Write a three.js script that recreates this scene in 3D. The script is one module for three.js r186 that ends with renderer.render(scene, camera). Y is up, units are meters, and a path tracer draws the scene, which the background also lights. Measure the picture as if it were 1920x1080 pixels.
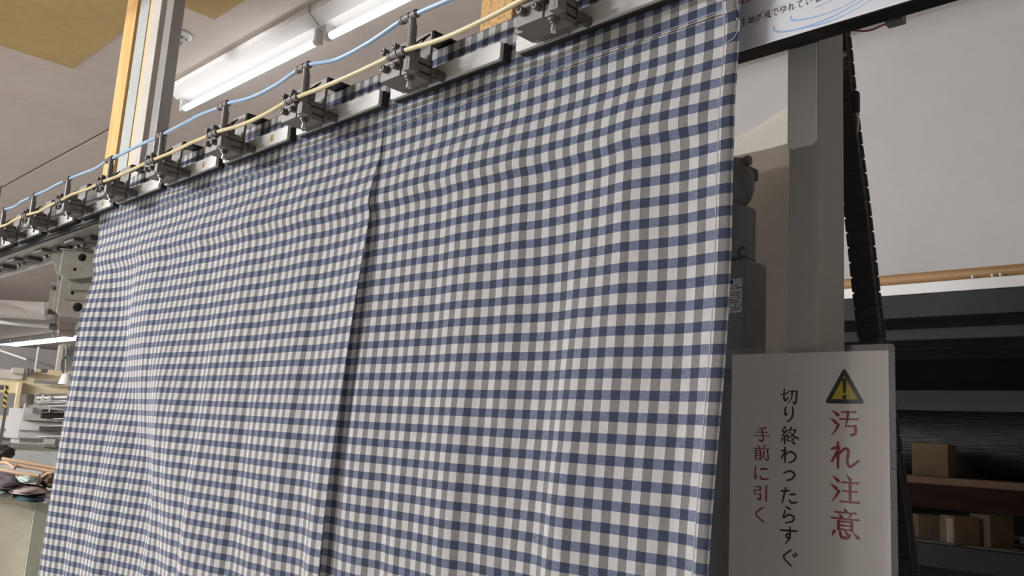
import * as THREE from 'three';
import { RoundedBoxGeometry } from 'three/addons/geometries/RoundedBoxGeometry.js';
import { mergeGeometries } from 'three/addons/utils/BufferGeometryUtils.js';
import { RectAreaLightUniformsLib } from 'three/addons/lights/RectAreaLightUniformsLib.js';

// ───────────────────────── camera, light, exposure ─────────────────────────
const scene = new THREE.Scene();
const CAM = new THREE.Vector3(0, 1.35, 0.6574);
const camera = new THREE.PerspectiveCamera(36.87, 16 / 9, 0.02, 120);
camera.position.copy(CAM);
camera.quaternion.setFromRotationMatrix(new THREE.Matrix4().makeBasis(
  new THREE.Vector3(0.7099, 0.0608, -0.7017), new THREE.Vector3(0.0786, 0.9832, 0.1648), new THREE.Vector3(0.6999, -0.1721, 0.6932)));
camera.updateMatrixWorld(true);
const renderer = new THREE.WebGLRenderer({ antialias: true });
renderer.toneMapping = THREE.LinearToneMapping;
renderer.toneMappingExposure = 1.78;
renderer.shadowMap.enabled = true;
RectAreaLightUniformsLib.init();
scene.background = new THREE.Color(0x000000);
const TUBE = { color: 0xf6f7fb, power: 90, glow: 1.7 };
// ceiling fixtures: [left end X, z of the tube, label, brightness of the tube]; the two behind the rail are the ones in the photograph
const FIXTURES = [
  [-4.03, -1.0, 'white ceiling fluorescent fixture with bare tube, the one next to the smoke detector', 2.2],
  [-2.775, -1.005, 'white ceiling fluorescent fixture running out of the top of the frame', 2.2],
  [-4.6, 2.9, 'white fluorescent fixture on the ceiling in the row nearest the front of the cloth', 130],
  [-6.2, 5.0, 'white fluorescent fixture on the ceiling behind the photographer, the middle one', 640],
  [-4.95, 5.0, 'white fluorescent fixture on the ceiling behind the photographer, the nearest one', 640],
  [-7.5, 5.0, 'white fluorescent fixture on the ceiling behind the photographer, the farthest one', 480],
  [-8.4, -3.2, 'white fluorescent fixture on the ceiling above the machines', 90],
  [-12.4, -1.0, 'white fluorescent fixture on the ceiling beyond the machines', 90],
];
const FAR_ROW = [-23.9, -22.4, -20.95, -19.5, -18.05];   // the bright row low in the left of the picture

// ───────────────────────── helpers ─────────────────────────
let seed = 7;
const rnd = () => { seed = (seed * 1664525 + 1013904223) >>> 0; return seed / 4294967296; };
const V = (x, y, z) => new THREE.Vector3(x, y, z);
const used = {};
const numbered = (n) => { const k = used[n] = (used[n] ?? -1) + 1; return k ? n + '_' + String(k).padStart(3, '0') : n; };
function tag(o, label, category, group) { o.userData = { ...o.userData, label, category }; if (group) o.userData.group = group; return o; }
function thing(name, label, category, pos = [0, 0, 0], group) {
  const o = new THREE.Group(); o.name = numbered(name); o.position.set(...pos); scene.add(o);
  return tag(o, label, category, group);
}
function mesh(name, geo, mat, parent = scene) {
  const m = new THREE.Mesh(Array.isArray(geo) ? merge(geo) : geo, mat); m.castShadow = m.receiveShadow = true;
  m.name = parent === scene ? numbered(name) : name; parent.add(m); return m;
}
function struct(name, geo, mat) { const m = mesh(name, geo, mat); m.userData.kind = 'structure'; return m; }
function merge(list) {
  return mergeGeometries(list.map((g) => { const n = g.index ? g.toNonIndexed() : g.clone(); for (const k of Object.keys(n.attributes)) if (!['position', 'normal', 'uv'].includes(k)) n.deleteAttribute(k); return n; }));
}
// box-projected uv in metres
function uvm(g) {
  const p = g.attributes.position, n = g.attributes.normal, uv = new Float32Array(p.count * 2);
  for (let i = 0; i < p.count; i++) {
    const ax = Math.abs(n.getX(i)), ay = Math.abs(n.getY(i)), az = Math.abs(n.getZ(i)), x = p.getX(i), y = p.getY(i), z = p.getZ(i);
    const [u, v] = ax > ay && ax > az ? [z, y] : ay > az ? [x, z] : [x, y];
    uv[2 * i] = u; uv[2 * i + 1] = v;
  }
  g.setAttribute('uv', new THREE.BufferAttribute(uv, 2)); return g;
}
// box from min and max corners, with rounded edges of radius r
function box(x0, x1, y0, y1, z0, z1, r = 0) {
  const w = Math.abs(x1 - x0), h = Math.abs(y1 - y0), d = Math.abs(z1 - z0);
  const g = r ? new RoundedBoxGeometry(w, h, d, 2, Math.min(r, w / 2.1, h / 2.1, d / 2.1)) : new THREE.BoxGeometry(w, h, d);
  g.translate((x0 + x1) / 2, (y0 + y1) / 2, (z0 + z1) / 2); return uvm(g);
}
function cyl(a, b, r, r2 = r, seg = 18) {
  const d = b.clone().sub(a), g = new THREE.CylinderGeometry(r2, r, d.length(), seg);
  g.applyQuaternion(new THREE.Quaternion().setFromUnitVectors(V(0, 1, 0), d.clone().normalize()));
  g.translate((a.x + b.x) / 2, (a.y + b.y) / 2, (a.z + b.z) / 2); return g;
}
const tube = (pts, r, n = 60, seg = 10, closed = false) => new THREE.TubeGeometry(new THREE.CatmullRomCurve3(pts, closed, 'centripetal'), n, r, seg, closed);
function prism(points, depth, bevel = 0) {
  const s = new THREE.Shape(); points.forEach(([x, y], i) => (i ? s.lineTo(x, y) : s.moveTo(x, y))); s.closePath();
  return uvm(new THREE.ExtrudeGeometry(s, { depth, bevelEnabled: bevel > 0, bevelThickness: bevel, bevelSize: bevel, bevelOffset: -bevel, bevelSegments: 2, curveSegments: 8 }));
}
function surf(nx, ny, fn) {     // fn(s, t) → [x, y, z, u, v]
  const pos = [], uv = [], idx = [];
  for (let j = 0; j <= ny; j++) for (let i = 0; i <= nx; i++) { const [x, y, z, u, v] = fn(i / nx, j / ny); pos.push(x, y, z); uv.push(u, v); }
  for (let j = 0; j < ny; j++) for (let i = 0; i < nx; i++) { const a = j * (nx + 1) + i, b = a + 1, c = a + nx + 1, d = c + 1; idx.push(a, b, d, a, d, c); }
  const g = new THREE.BufferGeometry();
  g.setAttribute('position', new THREE.Float32BufferAttribute(pos, 3)); g.setAttribute('uv', new THREE.Float32BufferAttribute(uv, 2));
  g.setIndex(idx); g.computeVertexNormals(); return g;
}
const smooth = (a, b, x) => { const t = Math.min(1, Math.max(0, (x - a) / (b - a))); return t * t * (3 - 2 * t); };
const lerp = (a, b, t) => a + (b - a) * t;

// ───────────────────────── textures ─────────────────────────
function dataTex(n, fn, srgb, m = n) {
  const d = new Uint8Array(n * m * 4);
  for (let y = 0; y < m; y++) for (let x = 0; x < n; x++) { const c = fn(x, y); for (let k = 0; k < 3; k++) d[(y * n + x) * 4 + k] = Math.max(0, Math.min(255, c[k] ?? c[0])); d[(y * n + x) * 4 + 3] = 255; }
  const t = new THREE.DataTexture(d, n, m); t.wrapS = t.wrapT = THREE.RepeatWrapping; t.magFilter = THREE.LinearFilter; t.minFilter = THREE.LinearMipmapLinearFilter; t.generateMipmaps = true;
  if (srgb) t.colorSpace = THREE.SRGBColorSpace; t.needsUpdate = true; return t;
}
function lattice(n) { const g = new Float32Array(n * n); for (let i = 0; i < n * n; i++) g[i] = rnd(); return (x, y) => { const xi = Math.floor(x), yi = Math.floor(y), fx = x - xi, fy = y - yi, w = (k) => ((k % n) + n) % n, q = (a, b) => g[w(b) * n + w(a)], sx = fx * fx * (3 - 2 * fx), sy = fy * fy * (3 - 2 * fy); return lerp(lerp(q(xi, yi), q(xi + 1, yi), sx), lerp(q(xi, yi + 1), q(xi + 1, yi + 1), sx), sy); }; }
const L8 = lattice(8), L16 = lattice(16), L32 = lattice(32), L64 = lattice(64), L128 = lattice(128), L256 = lattice(256);
const fbm = (u, v) => 0.4 * L8(u * 8, v * 8) + 0.25 * L32(u * 32, v * 32) + 0.2 * L64(u * 64, v * 64) + 0.15 * L128(u * 128, v * 128);
const toS = (l) => 255 * (l <= 0.0031308 ? 12.92 * l : 1.055 * Math.pow(l, 1 / 2.4) - 0.055);

// yarn-dyed gingham: 8 repeats a tile
const GX = 0.0217, GY = 0.0211, REP = 8;
const thread = lattice(128), slub = lattice(256);
const gingham = dataTex(1024, (x, y) => {
  const u = x / 1024 * REP, v = y / 1024 * REP, pu = ((u % 1) + 1) % 1, pv = ((v % 1) + 1) % 1;
  const grey = pu > 0.5, blue = pv > 0.54, warp = ((x % 4) + (y % 4)) % 4;
  const e = grey && (pu < 0.53 || pu > 0.97) ? 0.86 : 1;
  let c = grey ? (blue ? [0.040, 0.052, 0.098] : [0.285, 0.278, 0.268]) : (blue ? [0.195, 0.228, 0.335] : [0.72, 0.715, 0.70]);
  const weave = blue ? 0.56 + 0.88 * (0.55 * slub(x / 5, y / 5 + x * 0.2) + 0.45 * slub(x / 2.4, y / 2.4)) : grey ? 0.86 + 0.28 * slub(x / 5, y / 6) : 0.96 + 0.08 * slub(x / 5, y / 5);
  const streak = 0.93 + 0.14 * (blue ? thread(x / 64, y / 8) : thread(x / 8, y / 64));
  const k = weave * streak * e * (warp === 0 ? 1.04 : 0.99);
  const fleck = blue && slub(x / 4.0 + 31, y / 4.0) > 0.88 ? 0.05 : 0;
  return c.map((q) => toS(q * k + fleck));
}, true);
gingham.anisotropy = 8;
const weaveBump = dataTex(256, (x, y) => [120 + 60 * Math.sin((x + y) * Math.PI / 2) + 50 * L256(x, y)]);
weaveBump.repeat.set(4, 4);
const mottle = dataTex(512, (x, y) => [255 * fbm(x / 512, y / 512)]);
const tint = (lo, hi, n = 512, f = fbm) => dataTex(n, (x, y) => { const t = Math.min(1, Math.max(0, (f(x / n, y / n) - 0.25) * 2)); return lo.map((a, i) => toS(lerp(a, hi[i], t))); }, true);
const woodTex = (lo, hi, k = 1) => dataTex(512, (x, y) => { const u = x / 512, v = y / 512, g = 0.5 + 0.5 * Math.sin(2 * Math.PI * (k * 6 * v + 1.1 * L8(u * 8 / 4 * 1, v * 8) )), t = Math.min(1, 0.55 * g + 0.45 * L256(u * 16, v * 256)); return lo.map((a, i) => toS(lerp(a, hi[i], t))); }, true);
const at = (t, rx, ry = rx, rot = 0) => { const c = t.clone(); c.repeat.set(rx, ry); c.rotation = rot; c.needsUpdate = true; return c; };
const std = (o) => new THREE.MeshStandardMaterial({ roughness: 0.6, metalness: 0, side: THREE.DoubleSide, ...o });
const rgb = (r, g, b) => new THREE.Color().setRGB(r, g, b);
const M = {
  cloth: new THREE.MeshPhysicalMaterial({ map: gingham, roughness: 0.98, transmission: 0.33, thickness: 0, bumpMap: weaveBump, bumpScale: 0.0002, side: THREE.DoubleSide }),
  thread: std({ color: rgb(0.36, 0.42, 0.55), roughness: 0.9 }),
  ceiling: std({ map: at(tint([0.60, 0.53, 0.475], [0.66, 0.59, 0.535]), 0.4), roughness: 0.9 }),
  seam: std({ color: rgb(0.16, 0.13, 0.11), roughness: 0.9 }),
  wall: std({ map: at(tint([0.49, 0.472, 0.462], [0.52, 0.502, 0.492]), 0.5), roughness: 0.85 }),
  floor: std({ map: at(tint([0.42, 0.40, 0.37], [0.50, 0.48, 0.45]), 0.7), roughness: 0.55 }),
  tan: std({ map: at(tint([0.47, 0.34, 0.145], [0.55, 0.40, 0.178]), 0.7), roughness: 0.85 }),
  alu: std({ color: rgb(0.60, 0.60, 0.575), metalness: 0.1, roughness: 0.5 }),
  cast: std({ color: rgb(0.215, 0.198, 0.182), metalness: 0.35, roughness: 0.5, bumpMap: at(mottle, 20), bumpScale: 0.0001 }),
  castDark: std({ color: rgb(0.12, 0.112, 0.105), metalness: 0.4, roughness: 0.5 }),
  bolt: std({ color: rgb(0.19, 0.18, 0.168), metalness: 0.5, roughness: 0.4 }),
  chrome: std({ color: rgb(0.75, 0.74, 0.72), metalness: 0.95, roughness: 0.2 }),
  socket: std({ color: rgb(0.02, 0.02, 0.02), roughness: 0.8 }),
  rubber: std({ color: rgb(0.014, 0.013, 0.013), roughness: 0.55 }),
  blackSteel: std({ color: rgb(0.022, 0.02, 0.019), roughness: 0.45 }),
  fitting: std({ color: rgb(0.22, 0.198, 0.182), roughness: 0.45 }),
  railSilver: std({ color: rgb(0.36, 0.34, 0.32), metalness: 0.5, roughness: 0.28 }),
  blueHose: new THREE.MeshPhysicalMaterial({ color: rgb(0.40, 0.60, 0.82), roughness: 0.25, clearcoat: 0.5, clearcoatRoughness: 0.2 }),
  yellowHose: new THREE.MeshPhysicalMaterial({ color: rgb(0.74, 0.62, 0.33), roughness: 0.3, clearcoat: 0.4, clearcoatRoughness: 0.25 }),
  column: std({ color: rgb(0.40, 0.38, 0.345), roughness: 0.38 }),
  paleFront: std({ color: rgb(0.82, 0.83, 0.80), roughness: 0.35 }),
  whitePaint: std({ color: rgb(0.72, 0.71, 0.69), roughness: 0.4 }),
  greyPaint: std({ color: rgb(0.20, 0.20, 0.195), roughness: 0.45 }),
  canvas: std({ map: at(dataTex(512, (x, y) => { const t = 0.5 * L256(x / 2, y / 8) + 0.5 * L256(x / 8, y / 2); const k = 0.9 + 0.2 * t; return [0.64 * k, 0.595 * k, 0.51 * k].map(toS); }, true), 5), roughness: 0.95, bumpMap: at(mottle, 8), bumpScale: 0.0008 }),
  oak: std({ map: at(woodTex([0.30, 0.165, 0.065], [0.44, 0.26, 0.115]), 1, 8), roughness: 0.55 }),
  orangeWood: std({ map: at(woodTex([0.62, 0.35, 0.12], [0.80, 0.50, 0.20]), 1.5, 1.5, Math.PI / 2), roughness: 0.6 }),
  paleWood: std({ map: at(woodTex([0.58, 0.42, 0.24], [0.72, 0.55, 0.34]), 1.5, 1.5, Math.PI / 2), roughness: 0.6 }),
  postWood: std({ map: at(dataTex(256, (x, y) => { const s = L64(x / 3, y / 10) > 0.72 ? 0.62 : 1, k = s * (0.88 + 0.24 * L64(x / 4, y / 14)); return [0.66 * k, 0.40 * k, 0.15 * k].map(toS); }, true), 6), roughness: 0.7 }),
  hanger: std({ map: at(woodTex([0.55, 0.36, 0.22], [0.70, 0.50, 0.34]), 1, 4), roughness: 0.4 }),
  board: std({ map: at(tint([0.40, 0.425, 0.405], [0.46, 0.48, 0.46]), 2), roughness: 0.6 }),
  boardPale: std({ map: at(tint([0.50, 0.46, 0.41], [0.58, 0.54, 0.49]), 2), roughness: 0.6 }),
  greySteel: std({ color: rgb(0.34, 0.33, 0.32), roughness: 0.4, metalness: 0.4 }),
  green: std({ map: at(tint([0.013, 0.018, 0.014], [0.018, 0.024, 0.019]), 3), roughness: 0.75 }),
  greenDeck: std({ map: at(tint([0.10, 0.11, 0.095], [0.15, 0.16, 0.14]), 3), roughness: 0.55 }),
  card: std({ map: at(tint([0.12, 0.08, 0.048], [0.16, 0.108, 0.066]), 6), roughness: 0.9 }),
  plank: std({ map: at(woodTex([0.09, 0.05, 0.03], [0.16, 0.095, 0.055]), 1, 4), roughness: 0.7 }),
  redPlank: std({ map: at(woodTex([0.09, 0.035, 0.02], [0.14, 0.06, 0.035]), 1, 4), roughness: 0.6 }),
  foil: new THREE.MeshPhysicalMaterial({ color: rgb(0.025, 0.028, 0.025), roughness: 0.45, clearcoat: 0.35, clearcoatRoughness: 0.2, bumpMap: at(dataTex(512, (x, y) => [255 * (0.6 * L256(x / 24, y / 2) + 0.4 * L64(x / 40, y / 8))]), 1.5, 3), bumpScale: 0.002, side: THREE.DoubleSide }),
  cream: std({ map: at(tint([0.66, 0.56, 0.36], [0.74, 0.64, 0.44]), 1.2), roughness: 0.5 }),
  creamGrey: std({ map: at(tint([0.30, 0.28, 0.235], [0.36, 0.34, 0.285]), 3), roughness: 0.5 }),
  lightGrey: std({ map: at(tint([0.58, 0.56, 0.53], [0.68, 0.66, 0.63]), 2), roughness: 0.5 }),
  darkGrey: std({ color: rgb(0.10, 0.095, 0.09), roughness: 0.6 }),
  midGrey: std({ color: rgb(0.26, 0.245, 0.235), roughness: 0.5 }),
  binCream: std({ map: at(tint([0.56, 0.52, 0.40], [0.64, 0.60, 0.48]), 0.8), roughness: 0.55 }),
  binGreen: std({ map: at(tint([0.38, 0.39, 0.30], [0.44, 0.45, 0.36]), 0.8), roughness: 0.55 }),
  paper: std({ color: rgb(0.74, 0.73, 0.74), roughness: 0.8 }),
  film: new THREE.MeshPhysicalMaterial({ color: rgb(0.93, 0.93, 0.92), transmission: 1, thickness: 0, roughness: 0.12, ior: 1.45, side: THREE.DoubleSide }),
  glow: new THREE.MeshStandardMaterial({ color: 0xffffff, emissive: new THREE.Color(TUBE.color), emissiveIntensity: TUBE.glow, roughness: 0.4 }),
  brownGrey: std({ color: rgb(0.34, 0.29, 0.26), roughness: 0.5 }),
  pink: std({ color: rgb(0.55, 0.44, 0.42), roughness: 0.9 }), teal: std({ color: rgb(0.07, 0.13, 0.16), roughness: 0.9 }),
  mint: std({ color: rgb(0.45, 0.56, 0.50), roughness: 0.9 }), mauve: std({ color: rgb(0.20, 0.17, 0.19), roughness: 0.9 }), whiteCloth: std({ color: rgb(0.70, 0.70, 0.70), roughness: 0.9 }),
  brownCloth: std({ color: rgb(0.13, 0.075, 0.04), roughness: 0.9 }),
  yellow: std({ color: rgb(0.78, 0.62, 0.04), roughness: 0.6 }), redWire: std({ color: rgb(0.30, 0.05, 0.04), roughness: 0.5 }),
};

// ───────────────────────── lettering: brush strokes on a 100 × 100 grid ─────────────────────────
// h level stroke, v upright stroke, l falls left, r falls right, d dot, c curved kana stroke; then x y pairs
const GLYPH = {
  汚: 'd 10 10 27 24|d 3 37 20 50|l 29 58 20 76 6 94|h 40 14 88 14|h 34 38 96 38|l 62 14 59 38 53 62|h 53 62 86 62|v 86 62 84 88 72 92',
  れ: 'c 27 8 27 95|c 6 31 30 25 26 36 6 74|c 27 50 52 28 62 34 58 72 66 88 95 68',
  注: 'd 10 10 27 24|d 3 37 20 50|l 29 58 20 76 6 94|d 56 4 68 18|h 40 28 94 28|h 44 57 90 57|h 34 92 98 92|v 67 28 67 92',
  意: 'd 48 0 53 10|h 16 14 86 14|d 32 19 38 31|l 70 17 62 32|h 4 35 96 35|v 28 44 28 70|h 28 44 72 44|v 72 44 72 72|h 28 57 72 57|h 28 70 72 70|l 14 78 6 94|c 33 78 37 94 58 96 66 86|d 48 73 57 84|d 76 78 92 92',
  切: 'h 2 42 44 32|c 21 10 21 70 26 76 42 60|h 46 22 92 22|v 92 22 88 72 82 94 72 86|l 66 22 62 62 40 96',
  り: 'c 30 12 26 40 31 58 37 48|c 68 8 71 46 62 76 38 97',
  終: 'l 27 5 10 29|d 8 27 25 36|l 40 20 8 57|h 10 56 42 52|d 34 44 44 58|v 26 56 26 97|l 13 70 5 90|d 37 68 46 82|l 62 5 46 42|h 58 20 86 20|l 86 20 72 46 44 68|r 57 33 72 54 98 66|d 62 66 74 76|d 54 80 80 97',
  わ: 'c 28 8 28 95|c 8 31 31 25 26 36 7 74|c 26 55 58 32 86 50 80 78 50 95', っ: 'c 22 52 58 38 82 56 66 82 38 92',
  た: 'c 8 31 52 25|c 34 8 14 94|c 56 46 86 42|c 54 76 62 90 94 86', ら: 'c 36 7 60 19|c 30 28 22 68 50 50 78 60 72 82 34 97',
  す: 'c 5 28 95 24|c 57 6 57 56 42 66 36 54 48 44 58 62 34 97', ぐ: 'c 64 7 24 48 64 94|d 72 26 82 39|d 84 17 94 30',
  手: 'l 74 6 26 19|h 18 36 84 36|h 4 58 98 58|v 52 13 52 90 38 86', 前: 'd 28 4 37 18|l 72 3 62 18|h 3 24 97 24|v 16 36 16 95|h 16 36 44 36|v 44 36 44 90 35 88|h 16 52 44 52|h 16 68 44 68|v 64 40 64 78|v 86 32 86 92 74 89',
  に: 'c 18 10 13 60 15 90 25 70|c 46 28 86 25|c 44 72 52 88 94 84', 引: 'h 8 14 46 14|v 46 14 46 36|h 12 36 46 36|l 12 36 8 60|h 8 60 48 60|v 48 60 44 92 31 86|v 82 4 82 97', く: 'c 64 6 22 50 68 96',
  生: 'l 30 5 10 42|h 22 28 88 28|h 22 57 84 57|h 4 92 97 92|v 53 3 53 92', 地: 'h 3 36 37 36|v 20 8 20 76|c 3 83 40 70|c 42 50 92 32 88 62 78 60|v 65 5 65 72|c 48 24 48 82 56 88 92 86 95 68',
  が: 'c 7 35 56 28 52 84 38 80|c 32 8 8 93|c 66 30 82 56|d 72 7 81 20|d 86 1 95 14', 風: 'l 18 8 16 60 3 95|h 18 8 80 8|c 80 8 80 70 97 95 98 76|l 65 18 34 25|v 30 36 30 60|h 30 36 70 36|v 70 36 70 60|h 30 60 70 60|v 50 24 50 84|h 24 85 66 79|d 64 70 75 87',
  で: 'c 8 22 90 16|c 70 20 40 46 44 82 76 93|d 74 40 83 54|d 88 34 97 46', ゆ: 'c 16 13 13 62 30 34 66 24 88 48 66 72 44 60|c 57 6 60 60 36 97', て: 'c 8 22 92 16|c 68 20 38 48 44 82 78 93', い: 'c 18 18 20 66 32 84 40 66|c 66 24 84 62',
  な: 'c 6 26 50 22|c 31 6 10 60|d 68 18 90 36|c 64 40 64 80 44 92 34 80 52 72 88 93', 止: 'v 53 6 53 92|v 24 36 24 92|h 53 44 88 44|h 3 92 98 92',
};
function write(ctx, ch, x, y, w, h, color, weight = 1) {
  ctx.fillStyle = color; const k = Math.min(w, h) / 100;
  for (const s of GLYPH[ch].split('|')) {
    const [type, ...q] = s.split(' '), n = q.map(Number), pts = [];
    for (let i = 0; i < n.length; i += 2) pts.push(V(x + n[i] * w / 100, y + n[i + 1] * h / 100, 0));
    const curve = pts.length > 2 ? new THREE.CatmullRomCurve3(pts, false, type === 'c' ? 'centripetal' : 'chordal') : new THREE.LineCurve3(...pts), N = Math.ceil(curve.getLength() / (0.8 * k)) + 2;
    for (let i = 0; i <= N; i++) {
      const t = i / N, p = curve.getPoint(t);
      const r = { h: 2.2, v: 4.0, l: lerp(4.2, 1.2, t), r: lerp(1.6, 4.8, t), d: lerp(1.4, 4.8, t), c: 2.2 + 1.9 * Math.sin(Math.PI * (0.15 + 0.7 * t)) }[type] * k * weight;
      ctx.beginPath(); ctx.arc(p.x, p.y, r, 0, 7); ctx.fill();
    }
    if (type === 'h') { const e = pts[pts.length - 1]; ctx.beginPath(); ctx.moveTo(e.x + 2 * k, e.y + 2.2 * k * weight); ctx.lineTo(e.x - 9 * k, e.y - 1.5 * k); ctx.lineTo(e.x - 3 * k, e.y - 6.5 * k); ctx.closePath(); ctx.fill(); }
  }
}
function printed(w, h, draw) {
  const c = document.createElement('canvas'); c.width = w; c.height = h; const x = c.getContext('2d'); x.lineCap = x.lineJoin = 'round'; draw(x);
  const t = new THREE.CanvasTexture(c); t.colorSpace = THREE.SRGBColorSpace; t.anisotropy = 8; return t;
}
function sheet(w, h, tex, thick, rough = 0.55) {    // a printed sheet lying in XY, its back and rim plain
  const g = new THREE.BoxGeometry(w, h, thick), p = std({ color: rgb(0.72, 0.71, 0.70), roughness: rough }), f = std({ map: tex, roughness: rough });
  return [g, [p, p, p, p, f, p]];
}

// ───────────────────────── the room ─────────────────────────
const X0 = -27, X1 = 3, Z0 = -7, Z1 = 9, H = 2.95;
struct('floor', box(X0 - 0.2, X1 + 0.2, -0.2, 0, Z0 - 0.2, Z1 + 0.2), M.floor);
{
  const c = new THREE.Group(); c.name = 'ceiling'; c.userData.kind = 'structure'; scene.add(c);
  mesh('ceiling_slab', box(X0 - 0.2, X1 + 0.2, H + 0.006, H + 0.2, Z0 - 0.2, Z1 + 0.2), M.seam, c);
  const kinds = [0, 1, 2].map((k) => M.ceiling.clone()); kinds.forEach((m, k) => m.color.setScalar(0.97 + 0.015 * k));
  // boards 1.82 × 0.91 m; the joint along z = -1.0 is a wide one
  const rows = []; for (let z = -1.0 - 0.91 * 3; z < 2.6; z += 0.91) rows.push(z);
  for (const [j, z] of rows.entries()) for (let i = 0; i < 9; i++) {
    if (-12.2 + i * 1.82 > X1) continue;
    const x0 = -12.2 + i * 1.82, x1 = x0 + 1.82, gap = Math.abs(z + 1) < 0.01 ? 0.008 : 0.0008;
    const gapHi = Math.abs(z + 0.91 + 1) < 0.01 ? 0.008 : 0.0008;
    mesh('ceiling_panel', box(x0 + 0.0008, Math.min(x1, X1) - 0.0008, H, H + 0.008, z + gap, z + 0.91 - gapHi), kinds[(i + j) % 3], c).position.y = 0.0015 * (rnd() - 0.5);
  }
  const zlo = rows[0], zhi = rows[rows.length - 1] + 0.91;
  const rest = mesh('ceiling_panel', [box(X0, X1, H, H + 0.006, Z0, zlo - 0.001), box(X0, X1, H, H + 0.006, zhi + 0.001, Z1), box(X0, -12.2, H, H + 0.006, zlo, zhi)], M.ceiling, c);
  rest.userData.kind = 'stuff';
}
struct('wall_back', box(-4.2, X1, 0, H, -2.3, -2.15), M.wall);
struct('wall_return', box(-4.35, -4.2, 0, H, Z0, -2.15), M.wall);
struct('wall_far_back', box(X0, -4.35, 0, H, Z0 - 0.15, Z0), M.wall);
struct('wall_left', box(X0 - 0.15, X0, 0, H, Z0 - 0.15, Z1 + 0.15), M.wall);
struct('wall_front', box(X0, X1, 0, H, Z1, Z1 + 0.15), M.wall);
struct('wall_right', box(X1, X1 + 0.15, 0, H, -2.3, Z1 + 0.15), M.wall);

// ───────────────────────── ceiling fixtures ─────────────────────────
function fixture(x, z, label, power = TUBE.power, length = 1.197, group) {
  const t = thing('ceiling_light', label, 'light', [x, 0, z], group), y = 2.84, L = length + 0.05;
  const prof = (s) => [[-0.075 * s, H - 0.001], [-0.075 * s, H - 0.03], [-0.028 * s, H - 0.065], [0.028 * s, H - 0.065], [0.075 * s, H - 0.03], [0.075 * s, H - 0.001]];
  const h = prism(prof(1), L, 0.001); h.rotateY(Math.PI / 2); h.translate(-0.025, 0, 0);
  mesh('housing', uvm(h), M.whitePaint, t);
  const tubeMesh = mesh('lamp_tube', cyl(V(0.02, y, 0), V(length - 0.02, y, 0), 0.0145), M.glow, t); tubeMesh.castShadow = false;
  for (const s of [0, 1]) {
    const e = s * length, d = s ? -1 : 1;
    mesh('tube_cap', cyl(V(e + d * 0.002, y, 0), V(e + d * 0.022, y, 0), 0.0150), M.lightGrey, t);
    mesh('lamp_holder', box(e - 0.014, e + 0.006, y - 0.014, H - 0.06, -0.016, 0.016, 0.004), M.whitePaint, t);
  }
  const l = new THREE.RectAreaLight(TUBE.color, power, length - 0.04, 0.03); l.position.set(length / 2, y - 0.016, 0); l.rotation.x = -Math.PI / 2; t.add(l);
  if (x > -14) for (const s of [-1, 1]) {    // a bare tube shines sideways too
    const k = new THREE.RectAreaLight(TUBE.color, power, length - 0.04, 0.03); k.position.set(length / 2, y, 0.017 * s); k.rotation.y = s > 0 ? Math.PI : 0; t.add(k);
  }
}
function farLight(x, label) {      // box shaped luminaire with a white diffuser
  const t = thing('linear_light', label, 'light', [x, 0, -5.35], 'row of distant ceiling lights'), L = 1.38;
  mesh('housing', box(0, L, 2.845, H, -0.06, 0.06, 0.006), M.whitePaint, t);
  mesh('diffuser', box(0.05, L - 0.05, 2.765, 2.845, -0.05, 0.05, 0.012), M.glow, t);
  const l = new THREE.RectAreaLight(TUBE.color, 25, L - 0.06, 0.09); l.position.set(L / 2, 2.762, 0); l.rotation.x = -Math.PI / 2; t.add(l);
}
for (const f of FIXTURES) fixture(...f);
for (const [i, x] of FAR_ROW.entries()) farLight(x, ['farthest', 'second farthest', 'middle', 'second nearest', 'nearest'][i] + ' light of the bright row far away low in the left');

// ───────────────────────── things on the ceiling ─────────────────────────
tag(mesh('ceiling_board', box(-4.235, -3.285, H - 0.012, H - 0.001, -0.541, 0.37, 0.002), M.tan), 'large tan board fixed to the ceiling at the top left corner', 'board', 'tan boards on the ceiling');
tag(mesh('ceiling_board', box(-3.2, -2.25, H - 0.012, H - 0.001, -0.737, 0.18, 0.002), M.tan), 'tan board on the ceiling whose corner shows just right of the upright boards', 'board', 'tan boards on the ceiling');
{
  const t = thing('smoke_detector', 'round white smoke detector on the ceiling near the fluorescent fixture', 'smoke detector', [-3.471, H, -0.708]);
  const lathe = (p) => new THREE.LatheGeometry(p.map(([a, b]) => new THREE.Vector2(a, b)), 28);
  mesh('base', lathe([[0, 0], [0.056, 0], [0.055, -0.012], [0.046, -0.018], [0, -0.018]]), M.whitePaint, t);
  mesh('sensor_cage', lathe([[0.034, -0.018], [0.034, -0.034], [0.028, -0.04], [0.0, -0.042]]), M.lightGrey, t);
  for (let k = 0; k < 8; k++) { const a = k * Math.PI / 4; mesh('vent_slot', box(-0.006, 0.006, -0.031, -0.022, 0.032, 0.0352).rotateY(a), M.darkGrey, t); }
  mesh('cap', lathe([[0, -0.0425], [0.018, -0.042], [0.018, -0.047], [0, -0.049]]), M.midGrey, t);
}
tag(mesh('hanger_rod', cyl(V(-7.05, 2.55, -0.985), V(-7.05, H, -0.985), 0.006), M.castDark), 'thin dark rod hanging from the ceiling joint at the left edge', 'rod');

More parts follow.
